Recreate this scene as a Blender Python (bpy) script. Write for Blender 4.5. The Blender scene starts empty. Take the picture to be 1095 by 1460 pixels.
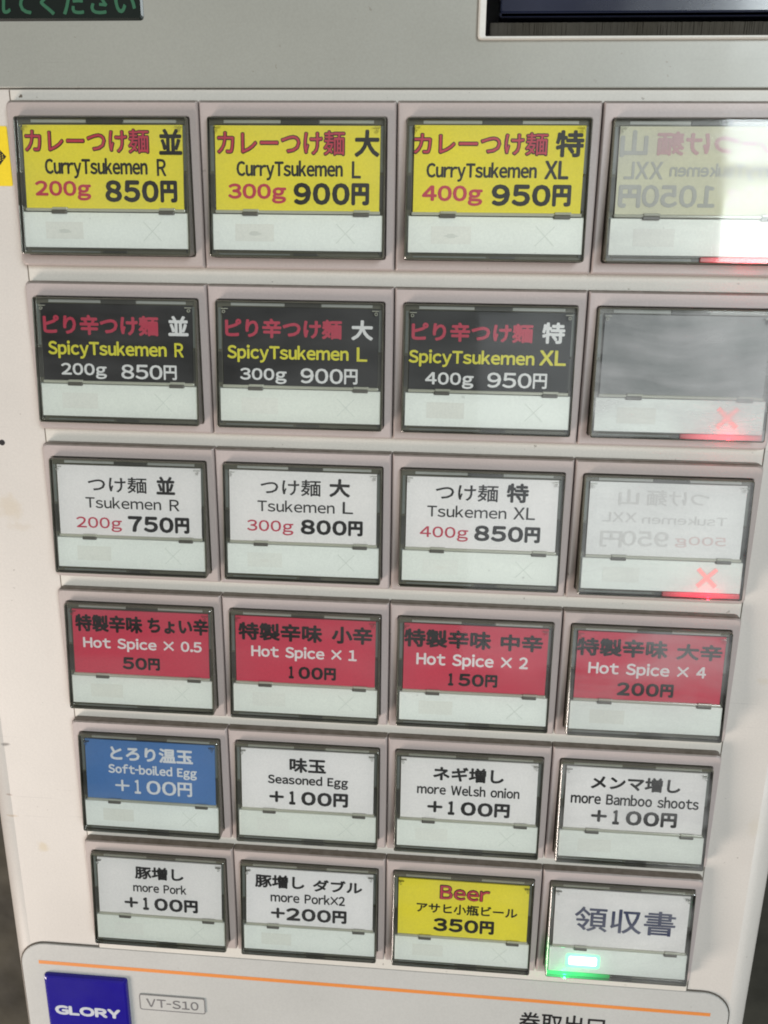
import bpy, bmesh, math, random
from mathutils import Matrix, Vector
random.seed(7)
W = 0.05                      # width of one button tile in metres; all board measures are in tile widths
H0 = 1.25                     # height of the board's origin above the floor
scene = bpy.context.scene
col = scene.collection

# ------------------------------------------------------------------ camera
def P3(x, y, z):              # board coordinates (x right, y up, z towards the viewer) to the world
    return Vector((x*W, -z*W, H0 + y*W))
cam_d = bpy.data.cameras.new('camera'); cam = bpy.data.objects.new('camera', cam_d); col.objects.link(cam)
R = ((0.99652923, 0.01168689, -0.08241909), (0.03600272, -0.95321397, 0.30014484), (-0.07505527, -0.30207042, -0.95032635))
def D3(v): return Vector((v[0], -v[2], v[1]))
ax, ay, az = D3(R[0]).normalized(), -D3(R[1]), -D3(R[2])
az.normalize(); ay = az.cross(ax)
m = Matrix((ax, ay, az)).transposed().to_4x4(); m.translation = P3(0.33762865, 1.59682199, 4.78033484)
cam.matrix_world = m
cam_d.sensor_fit = 'HORIZONTAL'; cam_d.sensor_width = 36; cam_d.lens = 36*1273.5/1095
cam_d.clip_start = 0.01; cam_d.clip_end = 100
scene.camera = cam

# ------------------------------------------------------------------ light
world = bpy.data.worlds.new('World'); scene.world = world; world.use_nodes = True
bg = world.node_tree.nodes['Background']; bg.inputs[0].default_value = (0.90, 0.88, 0.85, 1); bg.inputs[1].default_value = 0.31
def area(name, loc, target, sx, sy, colr, watts, spread=180):
    d = bpy.data.lights.new(name, 'AREA'); d.shape = 'RECTANGLE'; d.size = sx; d.size_y = sy
    d.color = colr; d.energy = watts; d.spread = math.radians(spread)
    o = bpy.data.objects.new(name, d); col.objects.link(o); o.location = loc
    o.rotation_euler = (Vector(target)-Vector(loc)).to_track_quat('-Z', 'Y').to_euler()
    return o
# the bright shop window, to the right behind the photographer
area('window_light', (1.04, -2.0, 2.12), (1.04, 0.0, 2.12), .84, .60, (0.88, .96, 1.0), 42)
area('window_light', (1.04, -2.0, 1.665), (1.04, 0.0, 1.665), .84, .27, (0.88, .98, 0.96), 17)
# the dimmer lower part of the shopfront, seen as a grey veil in the right-hand covers
area('doorway_light', (.92, -2.05, 1.05), (.92, 0, 1.05), 1.70, .92, (0.90, .95, 1.0), 9)
# added warm fill, low at the left, to brighten the lower board
area('warm_fill', (-.86, -.62, 0.56), (-.02, 0, 1.04), 0.45, 0.45, (1.0, 0.87, 0.78), 16.5)
scene.view_settings.view_transform = 'Standard'; scene.view_settings.look = 'None'
scene.view_settings.exposure = -0.39; scene.view_settings.gamma = 1.0

# ------------------------------------------------------------------ helpers
def link(name, mesh, mats, parent=None, label=None, kind=None):
    o = bpy.data.objects.new(name, mesh); col.objects.link(o)
    for mt in (mats if isinstance(mats, (list, tuple)) else [mats]): mesh.materials.append(mt)
    o.parent = parent
    if label: o['label'] = label
    if kind: o['kind'] = kind
    return o
def new_mesh(name, verts, faces, mat_ids=None, smooth=False):
    me = bpy.data.meshes.new(name); me.from_pydata([P3(*v) for v in verts], [], faces)
    if mat_ids: me.polygons.foreach_set('material_index', mat_ids)
    if smooth: me.polygons.foreach_set('use_smooth', [True]*len(faces))
    me.update(); return me
seat = [0.0, 0.0, 0.0]
class Geo:
    def __init__(s): s.v = []; s.f = []; s.m = []
    def add(s, v, f, mi=0):
        n = len(s.v); s.v += v; s.f += [tuple(i+n for i in q) for q in f]; s.m += [mi]*len(f)
    def box(s, x0, y0, z0, x1, y1, z1, mi=0, bev=0.0):
        if bev <= 0:
            v = [(x, y, z) for z in (z0, z1) for y in (y0, y1) for x in (x0, x1)]
            s.add(v, [(0,2,3,1), (4,5,7,6), (0,1,5,4), (2,6,7,3), (0,4,6,2), (1,3,7,5)], mi)
        else:
            s.loops([rrect(x0, y0, x1, y1, bev, z0, 2), rrect(x0, y0, x1, y1, bev, z1-bev, 2),
                     rrect(x0+bev*.3, y0+bev*.3, x1-bev*.3, y1-bev*.3, bev, z1-bev*.3, 2),
                     rrect(x0+bev, y0+bev, x1-bev, y1-bev, bev*.8, z1, 2)], mi, True)
    def loops(s, L, mi=0, cap=False, cap0=False):
        n = len(L[0]); v = [p for l in L for p in l]; f = []
        for k in range(len(L)-1):
            for i in range(n):
                j = (i+1) % n
                f.append((k*n+i, k*n+j, (k+1)*n+j, (k+1)*n+i))
        if cap: f.append(tuple((len(L)-1)*n+i for i in range(n)))
        if cap0: f.append(tuple(reversed(range(n))))
        s.add(v, f, mi)
    def disc(s, cx, cy, r, z0, z1, mi=0, n=14):
        L = [[(cx+q*math.cos(2*math.pi*i/n), cy+q*math.sin(2*math.pi*i/n), z) for i in range(n)] for q, z in ((r, z0), (r, z1))]
        s.loops(L, mi, True)
    def ring(s, cx, cy, r, w, z0, z1, mi=0, n=14):
        L = [[(cx+q*math.cos(2*math.pi*i/n), cy+q*math.sin(2*math.pi*i/n), z) for i in range(n)] for q, z in ((r, z0), (r, z1), (r-w, z1), (r-w, z0))]
        s.loops(L, mi)
    def bar(s, x0, y0, x1, y1, w, z0, z1, mi=0):
        d = Vector((x1-x0, y1-y0)).normalized(); n = Vector((-d.y, d.x))*w*.5
        q = [(x0-n.x, y0-n.y), (x1-n.x, y1-n.y), (x1+n.x, y1+n.y), (x0+n.x, y0+n.y)]
        s.loops([[(a, b, z0) for a, b in q], [(a, b, z1) for a, b in q]], mi, True)
    def wedge(s, ytop, xm=0):
        """button caps lean forward: the lower edge stands prouder than the upper one"""
        s.v = [(x, y, z-.009+.09*max(0, ytop-y)+seat[0]+seat[1]*(y-ytop)+seat[2]*(x-xm) if z > -.03 else z) for x, y, z in s.v]; return s
    def mesh(s, name, smooth=False): return new_mesh(name, s.v, s.f, s.m, smooth)
def rrect(x0, y0, x1, y1, r, z, n=3):
    """a rounded rectangle, counter-clockwise; r is one radius or (bottom left, bottom right, top right, top left)"""
    rs = r if isinstance(r, (tuple, list)) else (r,)*4
    pts = []
    for k, (cx, cy, sx, sy) in enumerate(((x0, y0, 1, 1), (x1, y0, -1, 1), (x1, y1, -1, -1), (x0, y1, 1, -1))):
        q = max(rs[k], 1e-5); a0 = math.pi + k*math.pi/2
        for i in range(n+1):
            a = a0 + i/n*math.pi/2
            pts.append((cx+sx*q+q*math.cos(a), cy+sy*q+q*math.sin(a), z))
    return pts

# ------------------------------------------------------------------ materials
def nodes(name):
    mt = bpy.data.materials.new(name); mt.use_nodes = True
    return mt, mt.node_tree.nodes, mt.node_tree.links, mt.node_tree.nodes['Principled BSDF']
def noise(N, Lk, scale, detail=4, vec=None):
    t = N.new('ShaderNodeTexNoise'); t.inputs['Scale'].default_value = scale; t.inputs['Detail'].default_value = detail
    if vec is not None: Lk.new(vec, t.inputs['Vector'])
    return t.outputs['Fac']
def ramp(N, Lk, fac, a, b, ca=(0,0,0,1), cb=(1,1,1,1)):
    r = N.new('ShaderNodeValToRGB'); r.color_ramp.elements[0].position = a; r.color_ramp.elements[1].position = b
    r.color_ramp.elements[0].color = ca; r.color_ramp.elements[1].color = cb; Lk.new(fac, r.inputs[0]); return r.outputs[0]
def mix(N, Lk, fac, a, b, mode='MIX'):
    x = N.new('ShaderNodeMix'); x.data_type = 'RGBA'; x.blend_type = mode
    if isinstance(fac, (int, float)): x.inputs[0].default_value = fac
    else: Lk.new(fac, x.inputs[0])
    for v, s in ((a, x.inputs[6]), (b, x.inputs[7])):
        if isinstance(v, tuple): s.default_value = (*v[:3], 1)
        else: Lk.new(v, s)
    return x.outputs[2]
def mth(N, Lk, op, a, b=None):
    x = N.new('ShaderNodeMath'); x.operation = op
    for v, s in ((a, x.inputs[0]), (b, x.inputs[1])):
        if v is None: continue
        if isinstance(v, (int, float)): s.default_value = v
        else: Lk.new(v, s)
    return x.outputs[0]
def plastic(name, c, rough=0.4, mottle=0.06, speck=0.0, dust=0.0, spots=(), grain=0.07, scratch=0.0, spec=0.5, bump=0.0, coat=0.0, vary=0.0):
    mt, N, Lk, B = nodes(name)
    geo = N.new('ShaderNodeNewGeometry'); pos = geo.outputs['Position']
    base = mix(N, Lk, ramp(N, Lk, noise(N, Lk, 22, 5, pos), .3, .7), tuple(q*(1-mottle) for q in c), tuple(min(1, q*(1+mottle)) for q in c))
    g = noise(N, Lk, 1700, 2, pos)
    base = mix(N, Lk, ramp(N, Lk, g, .3, .7), mix(N, Lk, 1.0, base, (1-grain,)*3, 'MULTIPLY'), base)
    if scratch:
        for rot in (.35, -1.1):
            mp = N.new('ShaderNodeMapping'); mp.inputs['Rotation'].default_value = (0, rot, 0); mp.inputs['Scale'].default_value = (26, 26, 1500); Lk.new(pos, mp.inputs[0])
            f1 = ramp(N, Lk, noise(N, Lk, 1.0, 2, mp.outputs[0]), .70, .74); f2 = ramp(N, Lk, noise(N, Lk, 30, 3, pos), .5, .62)
            base = mix(N, Lk, mth(N, Lk, 'MULTIPLY', mth(N, Lk, 'MULTIPLY', f1, f2), scratch), base, tuple(q*.62 for q in c))
    if speck:
        s1 = ramp(N, Lk, noise(N, Lk, 520, 2, pos), .735, .76); s2 = ramp(N, Lk, noise(N, Lk, 45, 3, pos), .45, .62)
        base = mix(N, Lk, mth(N, Lk, 'MULTIPLY', mth(N, Lk, 'MULTIPLY', s1, s2), speck), base, (0.12, 0.09, 0.06))
    if dust:
        sx = N.new('ShaderNodeSeparateXYZ'); Lk.new(geo.outputs['Normal'], sx.inputs[0])
        up = ramp(N, Lk, sx.outputs['Z'], .3, .75)
        n = ramp(N, Lk, noise(N, Lk, 420, 5, pos), .2, .8, (.7,.7,.7,1))
        base = mix(N, Lk, mth(N, Lk, 'MULTIPLY', mth(N, Lk, 'MULTIPLY', up, n), dust), base, (0.085, 0.068, 0.045))
    for (px, py, pz, rx, ry, cc, st) in spots:
        p = P3(px, py, pz)
        v = N.new('ShaderNodeVectorMath'); v.operation = 'SUBTRACT'; Lk.new(pos, v.inputs[0]); v.inputs[1].default_value = p
        v2 = N.new('ShaderNodeVectorMath'); v2.operation = 'MULTIPLY'; Lk.new(v.outputs[0], v2.inputs[0]); v2.inputs[1].default_value = (1/(rx*W), .1/W, 1/(ry*W))
        l = N.new('ShaderNodeVectorMath'); l.operation = 'LENGTH'; Lk.new(v2.outputs[0], l.inputs[0])
        wob = mth(N, Lk, 'MULTIPLY', mth(N, Lk, 'SUBTRACT', noise(N, Lk, 500, 3, pos), .5), 1.3)
        f = ramp(N, Lk, mth(N, Lk, 'ADD', l.outputs['Value'], wob), .35, 1.0, (1,1,1,1), (0,0,0,1))
        base = mix(N, Lk, mth(N, Lk, 'MULTIPLY', f, st), base, cc)
    if vary:
        oi = N.new('ShaderNodeObjectInfo')
        base = mix(N, Lk, 1.0, base, ramp(N, Lk, oi.outputs['Random'], 0, 1, (1-vary, 1-vary*1.15, 1-vary*1.6, 1), (1, 1, 1, 1)), 'MULTIPLY')
    Lk.new(base, B.inputs['Base Color'])
    Lk.new(ramp(N, Lk, noise(N, Lk, 60, 4, pos), .3, .7, (rough*.85,)*3+(1,), (min(1,rough*1.2),)*3+(1,)), B.inputs['Roughness'])
    B.inputs['Specular IOR Level'].default_value = spec
    B.inputs['Coat Weight'].default_value = coat; B.inputs['Coat Roughness'].default_value = .08
    if bump:
        b = N.new('ShaderNodeBump'); b.inputs['Strength'].default_value = bump; b.inputs['Distance'].default_value = .0002
        Lk.new(noise(N, Lk, 900, 3, pos), b.inputs['Height']); Lk.new(b.outputs[0], B.inputs['Normal'])
    return mt
def emit(name, c, e, base=(.8,.8,.8)):
    mt, N, Lk, B = nodes(name)
    B.inputs['Base Color'].default_value = (*base, 1); B.inputs['Emission Color'].default_value = (*c, 1); B.inputs['Emission Strength'].default_value = e
    return mt
def clear(name, tint=(.93,.94,.90), rough=0.03, ior=1.45, smear_glare=True, haze=0, film=.035):
    """thin clear plastic: what lies behind shows through, a mirror image of the room on top, finger smears, painted glare haze where film is high"""
    mt, N, Lk, B = nodes(name); N.remove(B); out = N['Material Output']
    t = N.new('ShaderNodeBsdfTransparent'); t.inputs[0].default_value = (*tint, 1)
    g = N.new('ShaderNodeBsdfAnisotropic') if False else N.new('ShaderNodeBsdfGlossy')
    fr = N.new('ShaderNodeFresnel'); fr.inputs[0].default_value = ior
    geo = N.new('ShaderNodeNewGeometry'); pos = geo.outputs['Position']
    mp = N.new('ShaderNodeMapping'); mp.inputs['Scale'].default_value = (22, 22, 130); mp.inputs['Rotation'].default_value = (0, .12, 0)
    # streaks of the film bend: warp the position a little before stretching it
    nz = N.new('ShaderNodeTexNoise'); nz.inputs['Scale'].default_value = 16; nz.inputs['Detail'].default_value = 1; Lk.new(pos, nz.inputs['Vector'])
    wv = N.new('ShaderNodeVectorMath'); wv.operation = 'MULTIPLY_ADD'; Lk.new(nz.outputs['Color'], wv.inputs[0]); wv.inputs[1].default_value = (.03, .0, .03); Lk.new(pos, wv.inputs[2])
    Lk.new(wv.outputs[0], mp.inputs[0])
    sm = mth(N, Lk, 'ADD', mth(N, Lk, 'MULTIPLY', noise(N, Lk, 1.0, 5, mp.outputs[0]), .6), mth(N, Lk, 'MULTIPLY', noise(N, Lk, 55, 3, pos), .4))
    if smear_glare:
        Lk.new(ramp(N, Lk, sm, .35, .75, (rough,)*3+(1,), (rough*3.2,)*3+(1,)), g.inputs['Roughness'])
        b = N.new('ShaderNodeBump'); b.inputs['Strength'].default_value = .6; b.inputs['Distance'].default_value = .00015
        Lk.new(noise(N, Lk, 38, 1, pos), b.inputs['Height']); Lk.new(b.outputs[0], g.inputs['Normal'])
        df = N.new('ShaderNodeBsdfDiffuse'); df.inputs[0].default_value = (.6,.6,.6,1)
        mh = N.new('ShaderNodeMixShader'); Lk.new(t.outputs[0], mh.inputs[1]); Lk.new(df.outputs[0], mh.inputs[2])
        Lk.new(mth(N, Lk, 'MULTIPLY', ramp(N, Lk, sm, .40, .62), film), mh.inputs[0]); tt = mh.outputs[0]
    else:
        g.inputs['Roughness'].default_value = rough; tt = t.outputs[0]
        if haze:
            df = N.new('ShaderNodeBsdfDiffuse'); df.inputs[0].default_value = (.25,.24,.175,1)
            mh = N.new('ShaderNodeMixShader'); Lk.new(t.outputs[0], mh.inputs[1]); Lk.new(df.outputs[0], mh.inputs[2])
            Lk.new(mth(N, Lk, 'MULTIPLY', ramp(N, Lk, noise(N, Lk, 300, 3, pos), .2, .7, (.5,.5,.5,1)), haze), mh.inputs[0]); tt = mh.outputs[0]
    mx = N.new('ShaderNodeMixShader'); Lk.new(fr.outputs[0], mx.inputs[0]); Lk.new(tt, mx.inputs[1]); Lk.new(g.outputs[0], mx.inputs[2])
    Lk.new(mx.outputs[0], out.inputs[0]); return mt

BROWN = (.30, .22, .13)
M = {
 'body': plastic('cream_painted_steel', (.60, .555, .51), .42, .04, .5, 0, [
     (-2.488, -1.617, -.07, .035, .018, (.12,.11,.10), .85), (-2.515, -2.0, -.07, .03, .008, (.3,.2,.15), .6),
     (-2.511, -2.164, -.07, .05, .012, (.42,.30,.17), .5), (-2.318, -2.394, -.07, .05, .05, (.52,.42,.26), .5),
     (-2.27, .0, -.07, .09, .10, (.50,.40,.26), .35), (-2.22, -.12, -.07, .10, .03, (.50,.42,.32), .3),
     (2.2, -.9, -.07, .05, .03, (.5,.42,.3), .3), (2.28, -1.9, -.07, .06, .10, (.52,.46,.36), .3)], bump=.15, scratch=.6),
 'board': plastic('off_white_board', (.63, .59, .53), .42, .05, .9, .35),
 'tile': plastic('lilac_grey_plastic', (.45, .383, .366), .40, .04, .9, 1.0, bump=.2, vary=.06, scratch=.4),
 'fascia': plastic('grey_printed_film', (.31, .31, .275), .33, .04, .35, .6, spec=.6, scratch=.5),
 'gap': plastic('dirty_joint', (.10, .08, .06), .8, .2),
 'well': plastic('dark_recess', (.10, .095, .08), .6, .2),
 'frame': plastic('smoky_olive_plastic', (.105, .10, .075), .22, .25, 0, .55, spec=.7),
 'frame_light': plastic('pale_inner_edge', (.36, .36, .33), .35, .2),
 'frame_mid': plastic('grey_green_inner_edge', (.15, .16, .145), .3, .2),
 'frame_dark': plastic('dark_clip_plastic', (.05, .048, .04), .35, .2),
 'clip': plastic('grey_clip_plastic', (.11, .10, .085), .35, .1),
 'panel': plastic('pale_green_white_plastic', (.85, .855, .81), .35, .03, .25, vary=.05),
 'panel_rect': plastic('unlit_window_plastic', (.785, .765, .71), .4, .05),
 'panel_rect_faint': plastic('faint_unlit_window_plastic', (.81, .80, .75), .4, .03, vary=.05),
 'panel_dark': plastic('unlit_lamp_plastic', (.66, .65, .60), .4, .05),
 'cross_off': plastic('unlit_cross_print', (.70, .71, .655), .4, .03),
 'p_yellow': plastic('yellow_paper', (.84, .71, .05), .6, .03),
 'p_black': plastic('black_paper', (.013, .012, .012), .5, .1),
 'p_white': plastic('white_paper', (.86, .81, .80), .6, .02, vary=.04),
 'p_red': plastic('crimson_paper', (.60, .055, .095), .6, .03),
 'p_blue': plastic('blue_paper', (.09, .205, .45), .6, .03),
 'p_grey': plastic('grey_card_painted_reflection', (.185, .182, .178), .35, .55, spec=.6),  # cloudy mottle painted in for reflections lying over this card
 'p_backyellow': plastic('reverse_of_yellow_paper', (.66, .63, .47), .6, .03),
 'p_backwhite': plastic('reverse_of_white_paper', (.82, .79, .77), .6, .03),
 'k': plastic('black_ink', (.012, .010, .010), .5, .1), 'r': plastic('red_ink', (.52, .045, .085), .5, .05),
 'w': plastic('white_ink', (.80, .77, .76), .5, .02), 'y': plastic('yellow_ink', (.76, .68, .05), .5, .03),
 'b': plastic('navy_ink', (.055, .06, .115), .5, .1),
 'B': plastic('showing_through_blue_ink', (.47, .46, .43), .6, .1), 'R': plastic('showing_through_magenta_ink', (.58, .36, .37), .6, .1),
 'G': plastic('showing_through_grey_ink', (.69, .655, .635), .6, .06), 'P': plastic('showing_through_pink_ink', (.75, .60, .58), .6, .06),
 'o': plastic('orange_print', (.70, .235, .05), .5, .05),
 'badge': plastic('glossy_blue_plastic', (.014, .008, .235), .22, .1, .05, spec=.5),
 'silver': plastic('silver_print', (.55, .56, .60), .3, .03),
 'grey_ink': plastic('grey_ink', (.16, .15, .15), .5, .1),
 'plate': plastic('grey_lower_film', (.49, .48, .455), .38, .04, .2, .5, bump=.15),
 'display': plastic('display_window', (.008, .012, .010), .25, .2, spec=.4),
 'led': emit('dim_green_led', (.03, .30, .13), .28, (.02,.05,.03)),
 'slot': plastic('black_slot_plastic', (.008, .008, .010), .35, .2), 'slot_navy': plastic('glossy_navy_plastic', (.012, .015, .035), .18, .2, coat=.5),
 'bristle': plastic('brown_bristle', (.050, .042, .030), .8, .2, grain=.1),
 'lip': plastic('cream_slot_lip', (.62, .60, .55), .4, .05, .4),
 's_yellow': plastic('yellow_sticker_film', (.82, .60, .02), .45, .03),
 'steel': plastic('dull_steel', (.20, .20, .20), .4, .1),
 'wall': plastic('dark_wall', (.042, .038, .028), .8, .5, bump=.3), 'floor': plastic('dark_floor', (.06, .055, .05), .7, .4),
 'cross_on': emit('lit_red_cross', (1.0, .16, .15), .62, (.75,.36,.34)), 'cross_glow': plastic('cross_painted_halo', (.84, .62, .58), .4, .02),  # pink halo colour paints the lit cross's glow on the panel
 'lamp_on': emit('lit_green_lamp', (.66, 1.0, .80), 4.5), 'halo': emit('painted_green_glow', (.22, 1.0, .50), .8, (.4,.9,.6)),  # emissive rim stands in for the lamp's glow scattered on the panel
 'clear': clear('clear_cover_plastic', (.97,.975,.955), ior=1.46), 'clear_glare': clear('glare_painted_cover_plastic', (.95,.955,.94), ior=1.46, film=.48), 'clear_faint_glare': clear('faint_glare_cover_plastic', (.96,.965,.95), ior=1.46, film=.18),  # stronger film paints reflected glare as haze on the right-column covers
 'clear_side': clear('clear_side_plastic', (.90,.91,.84), .10, 1.85, smear_glare=False, haze=.38),
 'rod': plastic('pale_rod_plastic', (.44, .43, .35), .15, .15, spec=.8),
}

def glow_strip(name, c, at, reach, e):
    """acrylic strip that carries an LED's light and gives off less of it the farther it is from the LED"""
    mt, N, Lk, B = nodes(name)
    geo = N.new('ShaderNodeNewGeometry'); v = N.new('ShaderNodeVectorMath'); v.operation = 'DISTANCE'
    Lk.new(geo.outputs['Position'], v.inputs[0]); v.inputs[1].default_value = at
    f = ramp(N, Lk, v.outputs['Value'], .1*reach*W, reach*W, (1,1,1,1), (0,0,0,1))
    B.inputs['Base Color'].default_value = (*(max(.05, q*.3) for q in c), 1); B.inputs['Roughness'].default_value = .2
    B.inputs['Emission Color'].default_value = (*c, 1); Lk.new(mth(N, Lk, 'MULTIPLY', f, e), B.inputs['Emission Strength'])
    return mt
# ------------------------------------------------------------------ lettering
def one_glyph(ch):
    c = bpy.data.curves.new('t', 'FONT'); c.body = ch; c.resolution_u = 3
    o = bpy.data.objects.new('t', c); col.objects.link(o); bpy.context.view_layer.update()
    me = bpy.data.meshes.new_from_object(o.evaluated_get(bpy.context.evaluated_depsgraph_get()))
    v = [(q.co.x, q.co.y) for q in me.vertices]; f = [tuple(p.vertices) for p in me.polygons]
    bpy.data.objects.remove(o); bpy.data.curves.remove(c); bpy.data.meshes.remove(me)
    return v, f
gcache = {}
def glyphs(text):
    """lay a line out from gothic glyphs: Latin letters set with even gaps, Japanese in full squares"""
    V, F, x = [], [], 0.0
    latin = all(ord(q) < 256 for q in text)
    for ch in text:
        if ch == ' ': x += .44; continue
        k = ch
        if latin and 33 <= ord(ch) < 127: k = chr(ord(ch)+0xFEE0)
        if ch == '×' and k not in gcache:
            q, w_ = .31, .024
            gcache[k] = ([(-q-w_, -q+w_), (-q+w_, -q-w_), (q+w_, q-w_), (q-w_, q+w_), (-q-w_, q-w_), (q-w_, -q-w_), (q+w_, -q+w_), (-q+w_, q+w_)], [(0, 1, 2, 3), (4, 5, 6, 7)])
            gcache[k] = ([(a, b+.36) for a, b in gcache[k][0]], gcache[k][1])
        if k not in gcache: gcache[k] = one_glyph(k)
        v, f = gcache[k]; n = len(V)
        if latin:
            a0 = min(p[0] for p in v); a1 = max(p[0] for p in v)
            if ch == '-': v = [(a0+(p[0]-a0)*.42, p[1]) for p in v]; a1 = a0+(a1-a0)*.42
            V += [(p[0]-a0+x, p[1]) for p in v]; x += a1-a0+(.10 if ch not in 'rTt.' else .07)
        else:
            V += [(p[0]+x, p[1]) for p in v]; x += 1.0 if ord(ch) > 256 else .6
        F += [tuple(q+n for q in t) for t in f]
    return V, F
cache = {}
def text_into(g, text, x0, y0, x1, y1, z, mi, bold=0, mirror=False, grow=0.0):
    """print text so that it fills the box x0..x1, y0..y1 on a sheet at depth z; heavier weights are the same glyphs printed again a hair aside"""
    if text not in cache: cache[text] = glyphs(text)
    v, f = cache[text]
    ax0 = min(p[0] for p in v); ax1 = max(p[0] for p in v); ay0 = min(p[1] for p in v); ay1 = max(p[1] for p in v)
    b = bold + grow
    sx = (x1-x0-2*bold)/(ax1-ax0); sy = (y1-y0-2*bold)/(ay1-ay0)
    offs = [(0, 0)] if b == 0 else [(b*math.cos(a*math.pi/4), b*math.sin(a*math.pi/4)) for a in range(8)]
    for k, (ox, oy) in enumerate(offs):
        V = []
        text_has_x = '×' in text
        for n_, (a, c) in enumerate(v):
            X = x0+bold+(a-ax0)*sx+ox; Y = y0+bold+(c-ay0)*sy+oy
            if mirror: X = x0+x1-X
            V.append((X, Y, z+k*.00018+(n_ // 4 % 2)*.00009 if text_has_x else z+k*.00018))
        ff = [tuple(reversed(q)) for q in f] if mirror else f
        g.add(V, ff, mi)
def price_split(t, x0, x1):
    """full-width numerals: every character of a price takes one slot"""
    if t.endswith('円') and len(t) > 1:
        n = len(t); gap = .085*(x1-x0)/n; s = (x1-x0+gap)/n
        r = []
        for i, ch in enumerate(t): r.append((ch, x0+i*s, x0+(i+1)*s-gap))
        return r
    return None
def t_digits(t): return t.endswith('円')
def print_run(g, mats, text, box, style, cx, cy, z):
    x0, yt, x1, yb = box; x0 += cx; x1 += cx; y0 = cy+yb; y1 = cy+yt
    def mid(k):
        if k not in mats: mats.append(k)
        return mats.index(k)
    outlined = style.endswith('o'); ck = style[0]; hb = y1-y0; bold = 0 if outlined else [0.015, .029, .038, .043][int(style[1])]*hb*(1.5 if t_digits(text) and style[1] == '2' else 1)
    mir = ck in 'BRGP'
    pieces = price_split(text, x0, x1) if not mir else None
    if pieces is None: pieces = [(text, x0, x1)]
    hh = y1-y0
    for (t, a, b) in pieces:
        yy0, yy1 = y0, y1
        if len(pieces) > 1:
            if t == '+': yy0 = y0+hh*.12; yy1 = y1-hh*.06
            elif t == '1': w1 = b-a; a += w1*.26; b -= w1*.30; yy0 = y0
        if outlined:
            text_into(g, t, a, yy0, b, yy1, z, mid('k'), .0012, False, .0044)
            text_into(g, t, a, yy0, b, yy1, z+.003, mid('r'), .0012)
        else:
            text_into(g, t, a, yy0, b, yy1, z, mid(ck), bold, mir)

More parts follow.
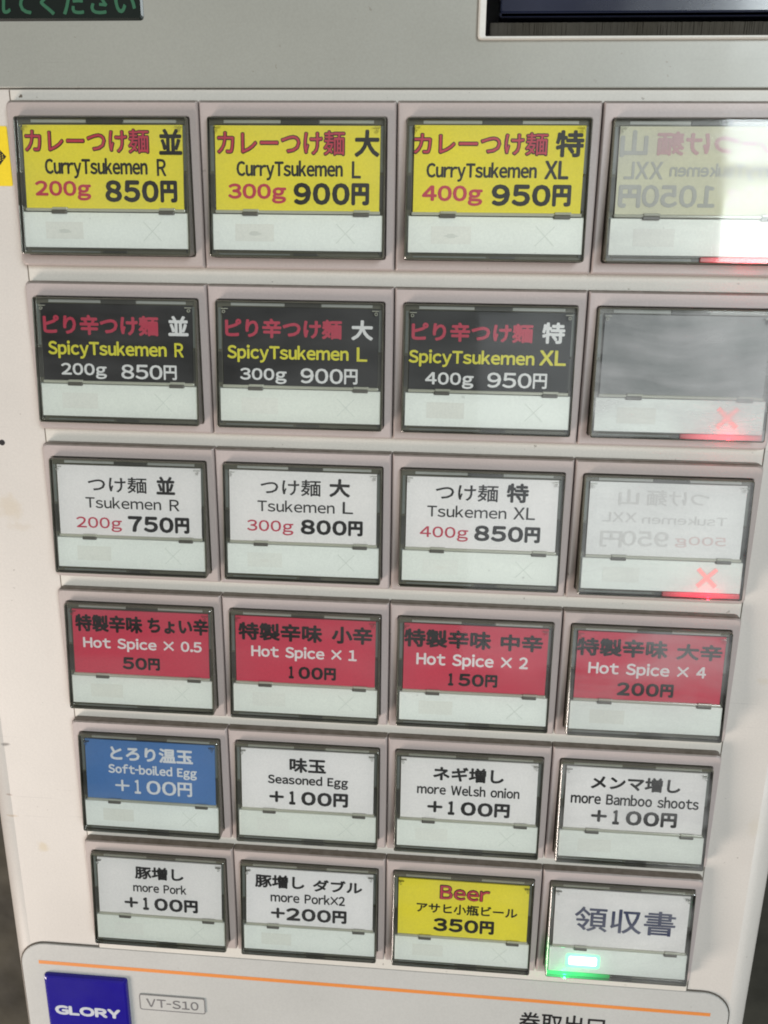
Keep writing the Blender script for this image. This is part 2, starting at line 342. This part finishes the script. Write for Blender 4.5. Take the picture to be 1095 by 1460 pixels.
RUNS = """0|0|カレーつけ麺|0.100,-0.139,0.747,-0.251|ro
0|0|並|0.799,-0.135,0.919,-0.259|k2
0|0|CurryTsukemen|0.197,-0.275,0.736,-0.375|k1
0|0|R|0.784,-0.278,0.833,-0.360|k1
0|0|200g|0.139,-0.386,0.435,-0.482|r2
0|0|850円|0.509,-0.381,0.887,-0.488|k2
0|1|カレーつけ麺|0.101,-0.143,0.744,-0.256|ro
0|1|大|0.793,-0.136,0.919,-0.264|k2
0|1|CurryTsukemen|0.196,-0.281,0.736,-0.377|k1
0|1|L|0.781,-0.283,0.827,-0.364|k1
0|1|300g|0.151,-0.392,0.449,-0.487|r2
0|1|900円|0.486,-0.386,0.870,-0.492|k2
0|2|カレーつけ麺|0.089,-0.148,0.742,-0.251|ro
0|2|特|0.781,-0.135,0.918,-0.259|k2
0|2|CurryTsukemen|0.154,-0.284,0.697,-0.376|k1
0|2|XL|0.734,-0.275,0.851,-0.361|k2
0|2|400g|0.135,-0.393,0.436,-0.489|r2
0|2|950円|0.480,-0.386,0.870,-0.488|k2
1|0|ピり辛つけ麺|0.098,-0.170,0.737,-0.276|r2
1|0|並|0.791,-0.167,0.901,-0.272|w2
1|0|SpicyTsukemen|0.119,-0.307,0.778,-0.403|y1
1|0|R|0.821,-0.309,0.871,-0.384|y1
1|0|200g|0.186,-0.427,0.441,-0.510|w1
1|0|850円|0.522,-0.428,0.830,-0.506|w1
1|1|ピり辛つけ麺|0.101,-0.171,0.728,-0.272|r2
1|1|大|0.778,-0.170,0.893,-0.274|w2
1|1|SpicyTsukemen|0.111,-0.308,0.765,-0.401|y1
1|1|L|0.808,-0.310,0.865,-0.384|y1
1|1|300g|0.179,-0.430,0.432,-0.512|w1
1|1|900円|0.507,-0.425,0.814,-0.505|w1
1|2|ピり辛つけ麺|0.096,-0.172,0.728,-0.270|r2
1|2|特|0.774,-0.162,0.892,-0.270|w2
1|2|SpicyTsukemen|0.084,-0.312,0.742,-0.402|y1
1|2|XL|0.767,-0.304,0.905,-0.382|y2
1|2|400g|0.174,-0.429,0.430,-0.513|w1
1|2|950円|0.501,-0.424,0.813,-0.503|w1
2|0|つけ麺|0.267,-0.178,0.610,-0.270|k0
2|0|並|0.666,-0.168,0.774,-0.272|k2
2|0|Tsukemen|0.248,-0.296,0.690,-0.363|k0
2|0|R|0.739,-0.299,0.796,-0.365|k0
2|0|200g|0.188,-0.416,0.456,-0.500|r0
2|0|750円|0.492,-0.402,0.851,-0.495|k2
2|1|つけ麺|0.265,-0.160,0.606,-0.253|k0
2|1|大|0.654,-0.149,0.771,-0.253|k2
2|1|Tsukemen|0.246,-0.281,0.685,-0.348|k0
2|1|L|0.730,-0.278,0.789,-0.346|k0
2|1|300g|0.185,-0.398,0.451,-0.482|r0
2|1|800円|0.492,-0.386,0.845,-0.473|k2
2|2|つけ麺|0.248,-0.154,0.592,-0.249|k0
2|2|特|0.638,-0.141,0.758,-0.249|k2
2|2|Tsukemen|0.204,-0.276,0.642,-0.343|k0
2|2|XL|0.680,-0.274,0.799,-0.342|k0
2|2|400g|0.166,-0.398,0.436,-0.480|r0
2|2|850円|0.469,-0.383,0.833,-0.473|k2
3|0|特製辛味|0.108,-0.148,0.522,-0.257|k3
3|0|ちょい辛|0.553,-0.147,0.923,-0.251|k3
3|0|Hot Spice × 0.5|0.151,-0.289,0.880,-0.376|w1
3|0|50円|0.389,-0.409,0.620,-0.487|k2
3|1|特製辛味|0.105,-0.151,0.607,-0.261|k3
3|1|小辛|0.663,-0.150,0.905,-0.258|k3
3|1|Hot Spice × 1|0.181,-0.290,0.813,-0.381|w1
3|1|100円|0.388,-0.413,0.690,-0.491|k2
3|2|特製辛味|0.090,-0.144,0.596,-0.257|k3
3|2|中辛|0.650,-0.154,0.894,-0.258|k3
3|2|Hot Spice × 2|0.164,-0.287,0.815,-0.384|w1
3|2|150円|0.336,-0.409,0.643,-0.488|k2
3|3|特製辛味|0.087,-0.149,0.601,-0.259|k3
3|3|大辛|0.650,-0.161,0.906,-0.259|k3
3|3|Hot Spice × 4|0.160,-0.292,0.827,-0.385|w1
3|3|200円|0.332,-0.412,0.654,-0.494|k2
4|0|とろり温玉|0.249,-0.152,0.782,-0.250|w2
4|0|Soft-boiled Egg|0.232,-0.275,0.804,-0.358|w1
4|0|+100円|0.272,-0.378,0.770,-0.474|w1
4|1|味玉|0.393,-0.164,0.622,-0.264|k2
4|1|Seasoned Egg|0.256,-0.283,0.760,-0.363|k1
4|1|+100円|0.264,-0.391,0.761,-0.485|k2
4|2|ネギ増し|0.285,-0.163,0.716,-0.261|k2
4|2|more Welsh onion|0.189,-0.285,0.816,-0.354|k1
4|2|+100円|0.255,-0.394,0.762,-0.488|k2
4|3|メンマ増し|0.240,-0.162,0.771,-0.257|k2
4|3|more Bamboo shoots|0.126,-0.281,0.888,-0.356|k1
4|3|+100円|0.254,-0.387,0.768,-0.484|k2
5|0|豚増し|0.342,-0.162,0.670,-0.256|k2
5|0|more Pork|0.326,-0.285,0.685,-0.352|k1
5|0|+100円|0.262,-0.391,0.760,-0.485|k2
5|1|豚増し|0.147,-0.158,0.473,-0.255|k2
5|1|ダブル|0.528,-0.172,0.851,-0.261|k2
5|1|more Pork×2|0.249,-0.283,0.739,-0.355|k1
5|1|+200円|0.250,-0.393,0.751,-0.487|k2
5|2|Beer|0.356,-0.150,0.671,-0.248|ro
5|2|アサヒ小瓶ビール|0.206,-0.282,0.853,-0.356|k1
5|2|350円|0.317,-0.389,0.709,-0.486|k2
5|3|領収書|0.216,-0.235,0.847,-0.411|b0
0|3|山|0.092,-0.134,0.225,-0.255|B2
0|3|つけ麺|0.266,-0.139,0.656,-0.248|R2
0|3|XXL|0.119,-0.276,0.306,-0.357|B1
0|3|カレー|0.665,-0.138,0.915,-0.247|R2
0|3|500g|0.620,-0.383,0.900,-0.489|P2
0|3|CurryTsukemen|0.337,-0.282,0.895,-0.360|B1
0|3|円|0.100,-0.383,0.209,-0.490|B2
0|3|1050|0.213,-0.382,0.565,-0.487|B2
2|3|山|0.243,-0.150,0.353,-0.240|G1
2|3|つけ麺|0.394,-0.150,0.726,-0.237|G0
2|3|XXL|0.163,-0.279,0.348,-0.332|G0
2|3|Tsukemen|0.378,-0.287,0.831,-0.338|G0
2|3|円|0.159,-0.385,0.278,-0.476|G1
2|3|950|0.275,-0.380,0.529,-0.466|G1
2|3|500g|0.564,-0.401,0.839,-0.464|P0"""
runs = {}
for l in RUNS.strip().split('\n'):
    i, j, t, b, s = l.split('|'); runs.setdefault((int(i), int(j)), []).append((t, [float(q) for q in b.split(',')], s))

# ------------------------------------------------------------------ setting
wl = Geo(); wl.box(-60, -26, -7.2, 60, 40, -7.0); link('back_wall', wl.mesh('back_wall'), M['wall'], kind='structure')
fl = Geo(); fl.box(-60, -26.5, -7, 60, -26, 60); link('floor', fl.mesh('floor'), M['floor'], kind='structure')

# ------------------------------------------------------------------ the machine
mach = bpy.data.objects.new('ticket_machine', None); col.objects.link(mach)   # world origin keeps child coordinates simple
mach['label'] = 'cream meal ticket machine with six rows of framed menu buttons'; mach['category'] = 'ticket machine'
BZ = -.07
def cut(o, x0, y0, z0, x1, y1, z1):
    g = Geo(); g.box(x0, y0, z0, x1, y1, z1); k = bpy.data.objects.new('cutter', g.mesh('cutter')); col.objects.link(k)
    md = o.modifiers.new('b', 'BOOLEAN'); md.operation = 'DIFFERENCE'; md.solver = 'EXACT'; md.object = k
    bpy.context.view_layer.update()
    me = bpy.data.meshes.new_from_object(o.evaluated_get(bpy.context.evaluated_depsgraph_get()))
    o.modifiers.clear(); old = o.data; o.data = me; bpy.data.objects.remove(k); bpy.data.meshes.remove(old)
BX0, BX1, BY0, BY1 = -2.66, 2.455, -25.9, 8.0
pts = []
r = .16
for (cx, sg, a0) in ((BX0+r, -1, 0), (BX1-r, 1, 1)):
    for i in range(9):
        a = (math.pi - i/8*math.pi/2) if sg < 0 else (math.pi/2 - i/8*math.pi/2)
        pts.append((cx+r*math.cos(a), BZ-r+r*math.sin(a)))
pts = [(BX0, -5.5)] + pts + [(BX1, -5.5)]
n = len(pts)
bv = [(x, y, z) for y in (BY0, BY1) for (x, z) in pts]
bf = [(i, (i+1) % n, n+(i+1) % n, n+i) for i in range(n)] + [tuple(range(n))[::-1], tuple(range(n, 2*n))]
body = link('body', new_mesh('body', bv, bf), M['body'], mach)
SX0, SX1, SY0, SY1 = .418, 3.2, 2.486, 3.5        # slot opening (runs on beyond the frame of the photograph)
SX1 = 2.2
cut(body, SX0, SY0, -.9, SX1, SY1, .2)
bm = bmesh.new(); bm.from_mesh(body.data); bmesh.ops.recalc_face_normals(bm, faces=bm.faces); bm.to_mesh(body.data); bm.free()
for p in body.data.polygons: p.use_smooth = abs(p.normal.x) > .01 and abs(p.normal.x) < .99 and p.area > 1e-4

FZ = -.056
g = Geo(); g.box(BX0+.10, 2.262, BZ+.001, BX1-.10, 5.5, FZ, 0, .006)
fas = link('upper_fascia', g.mesh('upper_fascia'), M['fascia'], mach)
cut(fas, SX0, SY0, -.9, SX1, SY1, .2)
g = Geo(); g.box(BX0+.09, 2.257, BZ+.001, BX1-.09, 5.6, BZ+.004, 0); link('fascia_joint', g.mesh('fascia_joint'), M['gap'], mach)
cut(bpy.data.objects['fascia_joint'], SX0, SY0, -.9, SX1, SY1, .2)

# banknote slot: cream lip, black throat, brush
slot = Geo(); slot.loops([rrect(SX0-.036, SY0-.014, SX1+.036, SY1+.036, .02, FZ-.002), rrect(SX0-.036, SY0-.014, SX1+.036, SY1+.036, .02, FZ+.020),
    rrect(SX0-.028, SY0-.009, SX1+.028, SY1+.028, .018, FZ+.028), rrect(SX0, SY0, SX1, SY1, .006, FZ+.026), rrect(SX0, SY0, SX1, SY1, .006, FZ-.08)])
sl = link('banknote_slot', slot.mesh('banknote_slot'), M['lip'], mach)
g = Geo(); g.loops([rrect(SX0+.001, SY0+.001, SX1-.001, SY1-.001, .006, FZ-.05), rrect(SX0+.001, SY0+.001, SX1-.001, SY1-.001, .006, -.88)], 0, True)
link('slot_throat', g.mesh('slot_throat'), M['slot'], sl)
g = Geo()
g.box(SX0+.07, 2.618, -.5, SX1-.004, 3.3, -.20, 0, .01); g.box(SX0+.065, 2.588, -.4, SX1-.003, 2.612, -.14, 0, .010)
link('note_guide', g.mesh('note_guide'), M['slot_navy'], sl)
g = Geo(); x = SX0+.03
while x < SX1-.02:
    h = random.uniform(.0785, .0815); t = random.uniform(-.004, .004)
    g.bar(x, SY0+.004, x+t, SY0+.004+h, random.uniform(.004, .007), -.19, -.170+random.uniform(-.004, .004)); x += .0012
g.box(SX0+.02, SY0+.002, -.30, SX1-.02, SY0+.074, -.186)
br = link('slot_brush', g.mesh('slot_brush'), M['bristle'], sl, kind='stuff')

# message display at the upper left
g = Geo(); g.box(-4.0, 2.562, BZ, -1.262, 4.2, FZ+.006, 0, .016); g.v = [(max(v[0], -2.52), v[1], v[2]) for v in g.v]
dp = link('message_display', g.mesh('message_display'), M['display'], mach)
g = Geo(); text_into(g, 'を入れてください', -2.32, 2.590, -1.300, 2.702, FZ+.008, 0, .003); link('display_lettering', g.mesh('display_lettering'), M['led'], dp)

# button board
g = Geo(); g.box(-2.004, -3.203, BZ+.0006, 2.013, 2.254, BZ+.003); link('board_joint', g.mesh('board_joint'), M['gap'], mach)
g = Geo(); g.box(-1.996, -3.24, BZ+.001, 2.005, 2.256, BZ+.012, 0, .005); link('button_board', g.mesh('button_board'), M['board'], mach)
TZ0 = BZ+.010

# lower film with orange rule, badge, model plate and lettering
PY = -3.196; PZ = BZ+.016
g = Geo(); rr = (0.01, 0.01, .19, .19)
g.loops([rrect(-2.575, -5.6, 2.30, PY, rr, BZ+.001, 8), rrect(-2.575, -5.6, 2.30, PY, rr, PZ-.004, 8), rrect(-2.571, -5.596, 2.296, PY-.004, rr, PZ, 8)], 0, True)
g.add([(-2.448, -3.373, PZ+.0008), (2.180, -3.388, PZ+.0008), (2.180, -3.360, PZ+.0008), (-2.448, -3.343, PZ+.0008)], [(0, 1, 2, 3)], 1)
text_into(g, '券取出口', .925, -3.630, 1.500, -3.468, PZ+.001, 2, .002)
lp = link('lower_film', g.mesh('lower_film'), [M['plate'], M['o'], M['k']], mach)
g = Geo(); g.loops([rrect(-2.585, -5.7, 2.31, PY+.006, (.01,.01,.196,.196), BZ+.0005, 8), rrect(-2.585, -5.7, 2.31, PY+.006, (.01,.01,.196,.196), BZ+.0038, 8)], 0, True)
link('film_joint', g.mesh('film_joint'), M['gap'], mach)
g = Geo(); g.box(-2.412, -4.04, PZ, -1.812, -3.440, PZ+.035, 0, .020)
bd = link('brand_badge', g.mesh('brand_badge'), M['badge'], mach, 'square glossy blue badge with silver lettering')
g = Geo(); text_into(g, 'GLORY', -2.352, -3.780, -1.872, -3.696, PZ+.0355, 0, .0065); link('badge_lettering', g.mesh('badge_lettering'), M['silver'], bd)
g = Geo()
g.loops([rrect(-1.738, -3.678, -1.262, -3.568, .016, PZ), rrect(-1.738, -3.678, -1.262, -3.568, .016, PZ+.006), rrect(-1.733, -3.703, -1.267, -3.573, .013, PZ+.0075)], 0, True)
g.loops([rrect(-1.737, -3.707, -1.263, -3.569, .016, PZ+.0072), rrect(-1.737, -3.707, -1.263, -3.569, .016, PZ+.0082), rrect(-1.730, -3.700, -1.270, -3.576, .012, PZ+.0082), rrect(-1.730, -3.700, -1.270, -3.576, .012, PZ+.0072)], 1)
text_into(g, 'VT-S10', -1.688, -3.678, -1.312, -3.604, PZ+.0082, 1, .001)
link('model_plate', g.mesh('model_plate'), [M['plate'], M['grey_ink']], mach)
# small screw hole in the left margin
g = Geo(); g.disc(-2.267, .393, .017, BZ, BZ+.0015, 0, 20); link('screw_hole', g.mesh('screw_hole'), M['slot'], mach)

# arrow sticker on the left margin
g = Geo(); g.loops([rrect(-2.55, 1.79, -2.036, 2.083, .008, BZ+.0005), rrect(-2.55, 1.79, -2.036, 2.083, .008, BZ+.003)], 0, True)
A = [(-2.46, 1.975), (-2.12, 1.975), (-2.12, 2.005), (-2.055, 1.935), (-2.12, 1.865), (-2.12, 1.895), (-2.46, 1.895)]
g.add([(x, y, BZ+.0036) for x, y in A], [(0, 1, 2, 3, 4, 5, 6)][0:1] and [tuple(reversed(range(7)))], 1)
for k in range(26):
    for q in range(7):
        x = -2.44+k*.0145; y = 1.905+q*.0105+(k % 2)*.005
        if x > -2.065 or abs(y-1.935) > (-2.06-x)*.9 and x > -2.12: continue
        g.box(x, y, BZ+.0036, x+.006, y+.004, BZ+.0040, 0)
st = link('arrow_sticker', g.mesh('arrow_sticker'), [M['s_yellow'], M['k']])
st['label'] = 'yellow sticker with a black hatched arrow beside the topmost left menu button'; st['category'] = 'sticker'

# ------------------------------------------------------------------ menu buttons
CL, CR, CT, CB = .052, .050, .079, .062        # margins of the clear cap in its tile
PAPER = {0: 'p_yellow', 1: 'p_black', 2: 'p_white', 3: 'p_red', 4: 'p_white', 5: 'p_white'}
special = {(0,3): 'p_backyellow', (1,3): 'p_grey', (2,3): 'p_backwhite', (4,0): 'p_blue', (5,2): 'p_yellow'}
DESC = {
 (0,0): 'yellow curry button priced 850 yen for 200g', (0,1): 'yellow curry button priced 900 yen for 300g', (0,2): 'yellow curry button priced 950 yen for 400g',
 (0,3): 'pale yellow button whose card is turned round, half lost in a bright reflection',
 (1,0): 'black spicy button priced 850 yen for 200g', (1,1): 'black spicy button priced 900 yen for 300g', (1,2): 'black spicy button priced 950 yen for 400g',
 (1,3): 'blank grey button with a lit red cross',
 (2,0): 'white button priced 750 yen for 200g', (2,1): 'white button priced 800 yen for 300g', (2,2): 'white button priced 850 yen for 400g',
 (2,3): 'white button whose card is turned round, above a lit red cross',
 (3,0): 'red hot spice button priced 50 yen', (3,1): 'red hot spice button priced 100 yen', (3,2): 'red hot spice button priced 150 yen', (3,3): 'red hot spice button priced 200 yen',
 (4,0): 'blue soft-boiled egg button priced 100 yen', (4,1): 'white seasoned egg button priced 100 yen', (4,2): 'white Welsh onion button priced 100 yen', (4,3): 'white bamboo shoots button priced 100 yen',
 (5,0): 'white extra pork button priced 100 yen', (5,1): 'white double pork button priced 200 yen', (5,2): 'yellow beer button priced 350 yen',
 (5,3): 'white receipt button with a lit green lamp',
}
RP = .892; TH = .812
for i in range(6):
    for j in range(4):
        x0 = -2+j; x1 = x0+1; yt = 2.2-RP*i; yb = yt-TH
        jx = .0035
        seat[:] = [random.uniform(-.003, .003), random.uniform(-.006, .006), random.uniform(-.006, .006)]
        a0 = x0+(jx if j else .0); a1 = x1-(jx if j < 3 else .0)
        cx0, cx1, cy1, cy0 = x0+CL, x1-CR, yt-CT, yb+CB
        rl = .028 if j == 0 else .006; rr2 = .028 if j == 3 else .006
        R4 = (rl, rr2, rr2, rl)
        g = Geo(); e = .0030
        L = [rrect(a0, yb, a1, yt, R4, TZ0), rrect(a0, yb, a1, yt, R4, -.016), rrect(a0+.003, yb+.004, a1-.003, yt-.004, R4, -.006),
             rrect(a0+.009, yb+.012, a1-.009, yt-.012, R4, 0.0),
             rrect(cx0-e-.004, cy0-e-.004, cx1+e+.004, cy1+e+.004, .014, 0.0), rrect(cx0-e, cy0-e, cx1+e, cy1+e, .012, -.004),
             rrect(cx0-e, cy0-e, cx1+e, cy1+e, .012, -.060)]
        g.loops(L)
        g.loops([rrect(cx0-e, cy0-e, cx1+e, cy1+e, .012, -.0565), rrect(cx0, cy0, cx1, cy1, .012, -.0565)], 1, True)
        tile = link('menu_button', g.mesh('menu_button'), [M['tile'], M['well']], mach, DESC[(i, j)])
        # smoky inner frame that holds paper and panel, with the clips and gaps seen through the cover
        g = Geo(); s = .004
        ix0, ix1 = cx0+.036, cx1-.028
        g.loops([rrect(cx0+s, cy0+s, cx1-s, cy1-s, .008, -.05), rrect(cx0+s, cy0+s, cx1-s, cy1-s, .008, .012), rrect(cx0+s+.004, cy0+s+.004, cx1-s-.004, cy1-s-.004, .006, .016),
                 rrect(ix0-.006, cy0+.022, ix1+.006, cy1-.033, .004, .016), rrect(ix0-.002, cy0+.026, ix1+.002, cy1-.037, .004, .010)], 0, True)
        w_ = cx1-cx0; h_ = cy1-cy0; zf = .016
        # top edge: two pale strips either side of a dark latch
        g.box(cx0+.09*w_, cy1-.028, zf, cx0+.41*w_, cy1-.014, zf+.003, 1); g.box(cx0+.63*w_, cy1-.028, zf, cx0+.93*w_, cy1-.014, zf+.003, 1)
        g.box(cx0+.415*w_, cy1-.032, zf, cx0+.625*w_, cy1-.010, zf+.006, 3)
        # sides: grey-green upper runs, dark middle blocks, lower runs
        for q0, q1 in ((cx0+.012, cx0+.026), (cx1-.027, cx1-.012)):
            g.box(q0, cy1-.38*h_, zf, q1, cy1-.04, zf+.003, 2); g.box(q0-.002, cy1-.64*h_, zf, q1+.002, cy1-.40*h_, zf+.006, 3)
            g.box(q0, cy0+.17*h_, zf, q1, cy1-.68*h_, zf+.003, 2); g.box(q0, cy0+.02, zf, q1, cy0+.13*h_, zf+.004, 3)
        g.box(cx0+.48*w_, cy0+.010, zf, cx0+.62*w_, cy0+.022, zf+.004, 3)
        g.box(cx0+.05*w_, cy0+.012, zf, cx0+.46*w_, cy0+.018, zf+.002, 2)
        link('inner_frame', g.wedge(cy1, (cx0+cx1)/2).mesh('inner_frame'), [M['frame'], M['frame_light'], M['frame_mid'], M['frame_dark']], tile)
        # paper card
        py1, py0 = cy1-.037+random.uniform(-.003, .002), cy1-.442
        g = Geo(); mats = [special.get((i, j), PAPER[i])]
        tl = random.uniform(-.002, .003); tr = random.uniform(-.003, .002)
        q = [(ix0+tl, py0), (ix1+random.uniform(-.004, .0), py0), (ix1+tr, py1), (ix0+random.uniform(-.002, .004), py1+random.uniform(-.002, .002))]
        g.loops([[(a, b, .0165) for a, b in q], [(a, b, .0250) for a, b in q]], 0, True)
        for (t, b, sty) in runs.get((i, j), []): print_run(g, mats, t, b, sty, x0, yt, .0256)
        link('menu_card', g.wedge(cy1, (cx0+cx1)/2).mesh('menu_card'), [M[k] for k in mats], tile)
        # lower status panel with its faint lamp window and cross
        sx0, sx1, sy1, sy0 = cx0+.018, cx1-.012, cy1-.461, cy1-.636
        g = Geo(); g.box(sx0, sy0, .010, sx1, sy1, .030, 0, .003)
        sp = link('status_panel', g.wedge(cy1, (cx0+cx1)/2).mesh('status_panel'), M['panel'], tile)
        lx0, lx1, ly1, ly0 = cx0+.134, cx0+.334, cy1-.508, cy1-.592
        faint = {0: 'panel_rect', 1: 'panel_rect'}.get(i, 'panel_rect_faint')
        g = Geo(); lit = (i, j) == (5, 3)
        g.box(lx0, ly0, .0302, lx1, ly1, .0310, 0, .012 if lit else 0)
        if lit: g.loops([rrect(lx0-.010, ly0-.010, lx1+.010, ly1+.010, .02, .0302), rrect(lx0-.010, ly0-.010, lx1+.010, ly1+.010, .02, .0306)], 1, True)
        elif i < 3 and j < 3: g.add([(lx0+.10+(.030+.012*math.sin(3*q+j))*math.cos(q*.524), (ly0+ly1)/2-.004+.011*math.sin(q*.524), .0314) for q in range(12)], [tuple(range(12))], 1)
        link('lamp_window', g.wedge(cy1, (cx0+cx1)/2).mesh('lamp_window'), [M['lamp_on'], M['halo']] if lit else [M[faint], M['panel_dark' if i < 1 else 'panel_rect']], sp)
        mx, my = cx0+.700, cy1-.550
        on = j == 3 and i in (0, 1, 2)
        g = Geo(); a = .047; w2 = .004
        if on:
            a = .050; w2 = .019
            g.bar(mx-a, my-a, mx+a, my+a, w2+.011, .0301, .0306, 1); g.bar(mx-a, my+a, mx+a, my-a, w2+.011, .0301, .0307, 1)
        if not (j == 3 and (i > 2 or i == 0)):
            g.bar(mx-a, my-a, mx+a, my+a, w2, .0301, .0312); g.bar(mx-a, my+a, mx+a, my-a, w2, .0301, .0314)
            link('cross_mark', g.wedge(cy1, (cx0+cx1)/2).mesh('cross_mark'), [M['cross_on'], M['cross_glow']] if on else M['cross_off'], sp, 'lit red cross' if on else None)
        # hinge rod of clear plastic between card and panel, held by two clips
        g = Geo(); hy1, hy0 = cy1-.441, cy1-.461
        g.box(ix0-.004, hy0+.004, .018, ix1+.004, hy1, .034, 0, .004)
        link('hinge_rod', g.wedge(cy1, (cx0+cx1)/2).mesh('hinge_rod'), M['rod'], tile)
        for fx in (.172, .738):
            g = Geo(); c0 = cx0+fx; g.box(c0, cy1-.468, .030, c0+.082, cy1-.449, .042, 0, .004)
            g.box(c0+.004, cy1-.449, .031, c0+.086, cy1-.436, .040, 1, .003)
            link('hinge_clip', g.wedge(cy1, (cx0+cx1)/2).mesh('hinge_clip'), [M['clip'], M['rod']], tile)
        # clear cover: a shallow cap with side walls, its two corner pins and a thin moulded edge
        g = Geo()
        o1 = .003
        g.loops([rrect(cx0, cy0, cx1, cy1, .012, -.052), rrect(cx0, cy0, cx1, cy1, .012, .040)], 1)
        g.loops([rrect(cx0, cy0, cx1, cy1, .012, .040), rrect(cx0+.0025, cy0+.0025, cx1-.0025, cy1-.0025, .011, .047),
                 rrect(cx0+.007, cy0+.007, cx1-.007, cy1-.007, .009, .050)], 1)
        g.loops([rrect(cx0+.007, cy0+.007, cx1-.007, cy1-.007, .009, .050), rrect(cx0+.02, cy0+.02, cx1-.02, cy1-.02, .004, .0501)], 0, True)
        for px_ in (ix0+.012, ix1-.012):
            g.ring(px_, py1-.022, .0085, .003, .040, .0495, 2, 12)
            sg = 1 if px_ < x0+.5 else -1
            g.box(min(px_-sg*.014, px_+sg*.022), py1-.009, .036, max(px_-sg*.014, px_+sg*.022), py1-.005, .048, 2)
        link('clear_cover', g.wedge(cy1, (cx0+cx1)/2).mesh('clear_cover'), [M[{(1,3): 'clear_glare', (0,3): 'clear_faint_glare', (2,3): 'clear_faint_glare', (3,3): 'clear_faint_glare', (4,3): 'clear_faint_glare', (5,3): 'clear_faint_glare'}.get((i, j), 'clear')], M['clear_side'], M['rod'] if i == 1 else M['clear']], tile)
        if on or lit:
            gm = 'frame_glow_red' if on else 'frame_glow_green'  # added emissive strips stand in for the glowing edge of the cap frame
            g = Geo(); y_ = cy0+.013
            if on:
                g.box(cx0+.52*w_, y_-.007, .020, cx1-.012, y_+.018, .032, 0, .004); g.box(cx1-.025, y_+.019, .020, cx1-.014, y_+.17, .028, 0, .004)
            else:
                g.box(cx0+.010, y_-.007, .020, cx0+.46*w_, y_+.018, .032, 0, .004); g.box(cx0+.003, y_+.019, -.02, cx0+.014, y_+.26, .028, 0, .004)
            link('frame_glow_strip', g.wedge(cy1, (cx0+cx1)/2).mesh('frame_glow_strip'), glow_strip(gm, (1, .0, .05) if on else (.02, 1, .25), P3(cx0+.77*w_ if on else cx0+.14*w_, y_, 0), (.245 if on else .32), 2.0 if on else 1.6), tile)

            d = bpy.data.lights.new('indicator_led', 'POINT'); d.color = (1, .02, .06) if on else (.03, 1, .25); d.energy = .0011; d.shadow_soft_size = .0006
            o = bpy.data.objects.new('indicator_led', d); col.objects.link(o); o.location = P3(cx0+(.80 if on else .14)*w_, cy0+.006, .088); o.parent = tile
try:
    scene.cycles.filter_width = 1.9; scene.cycles.max_bounces = 10; scene.cycles.transparent_max_bounces = 16
except Exception: pass
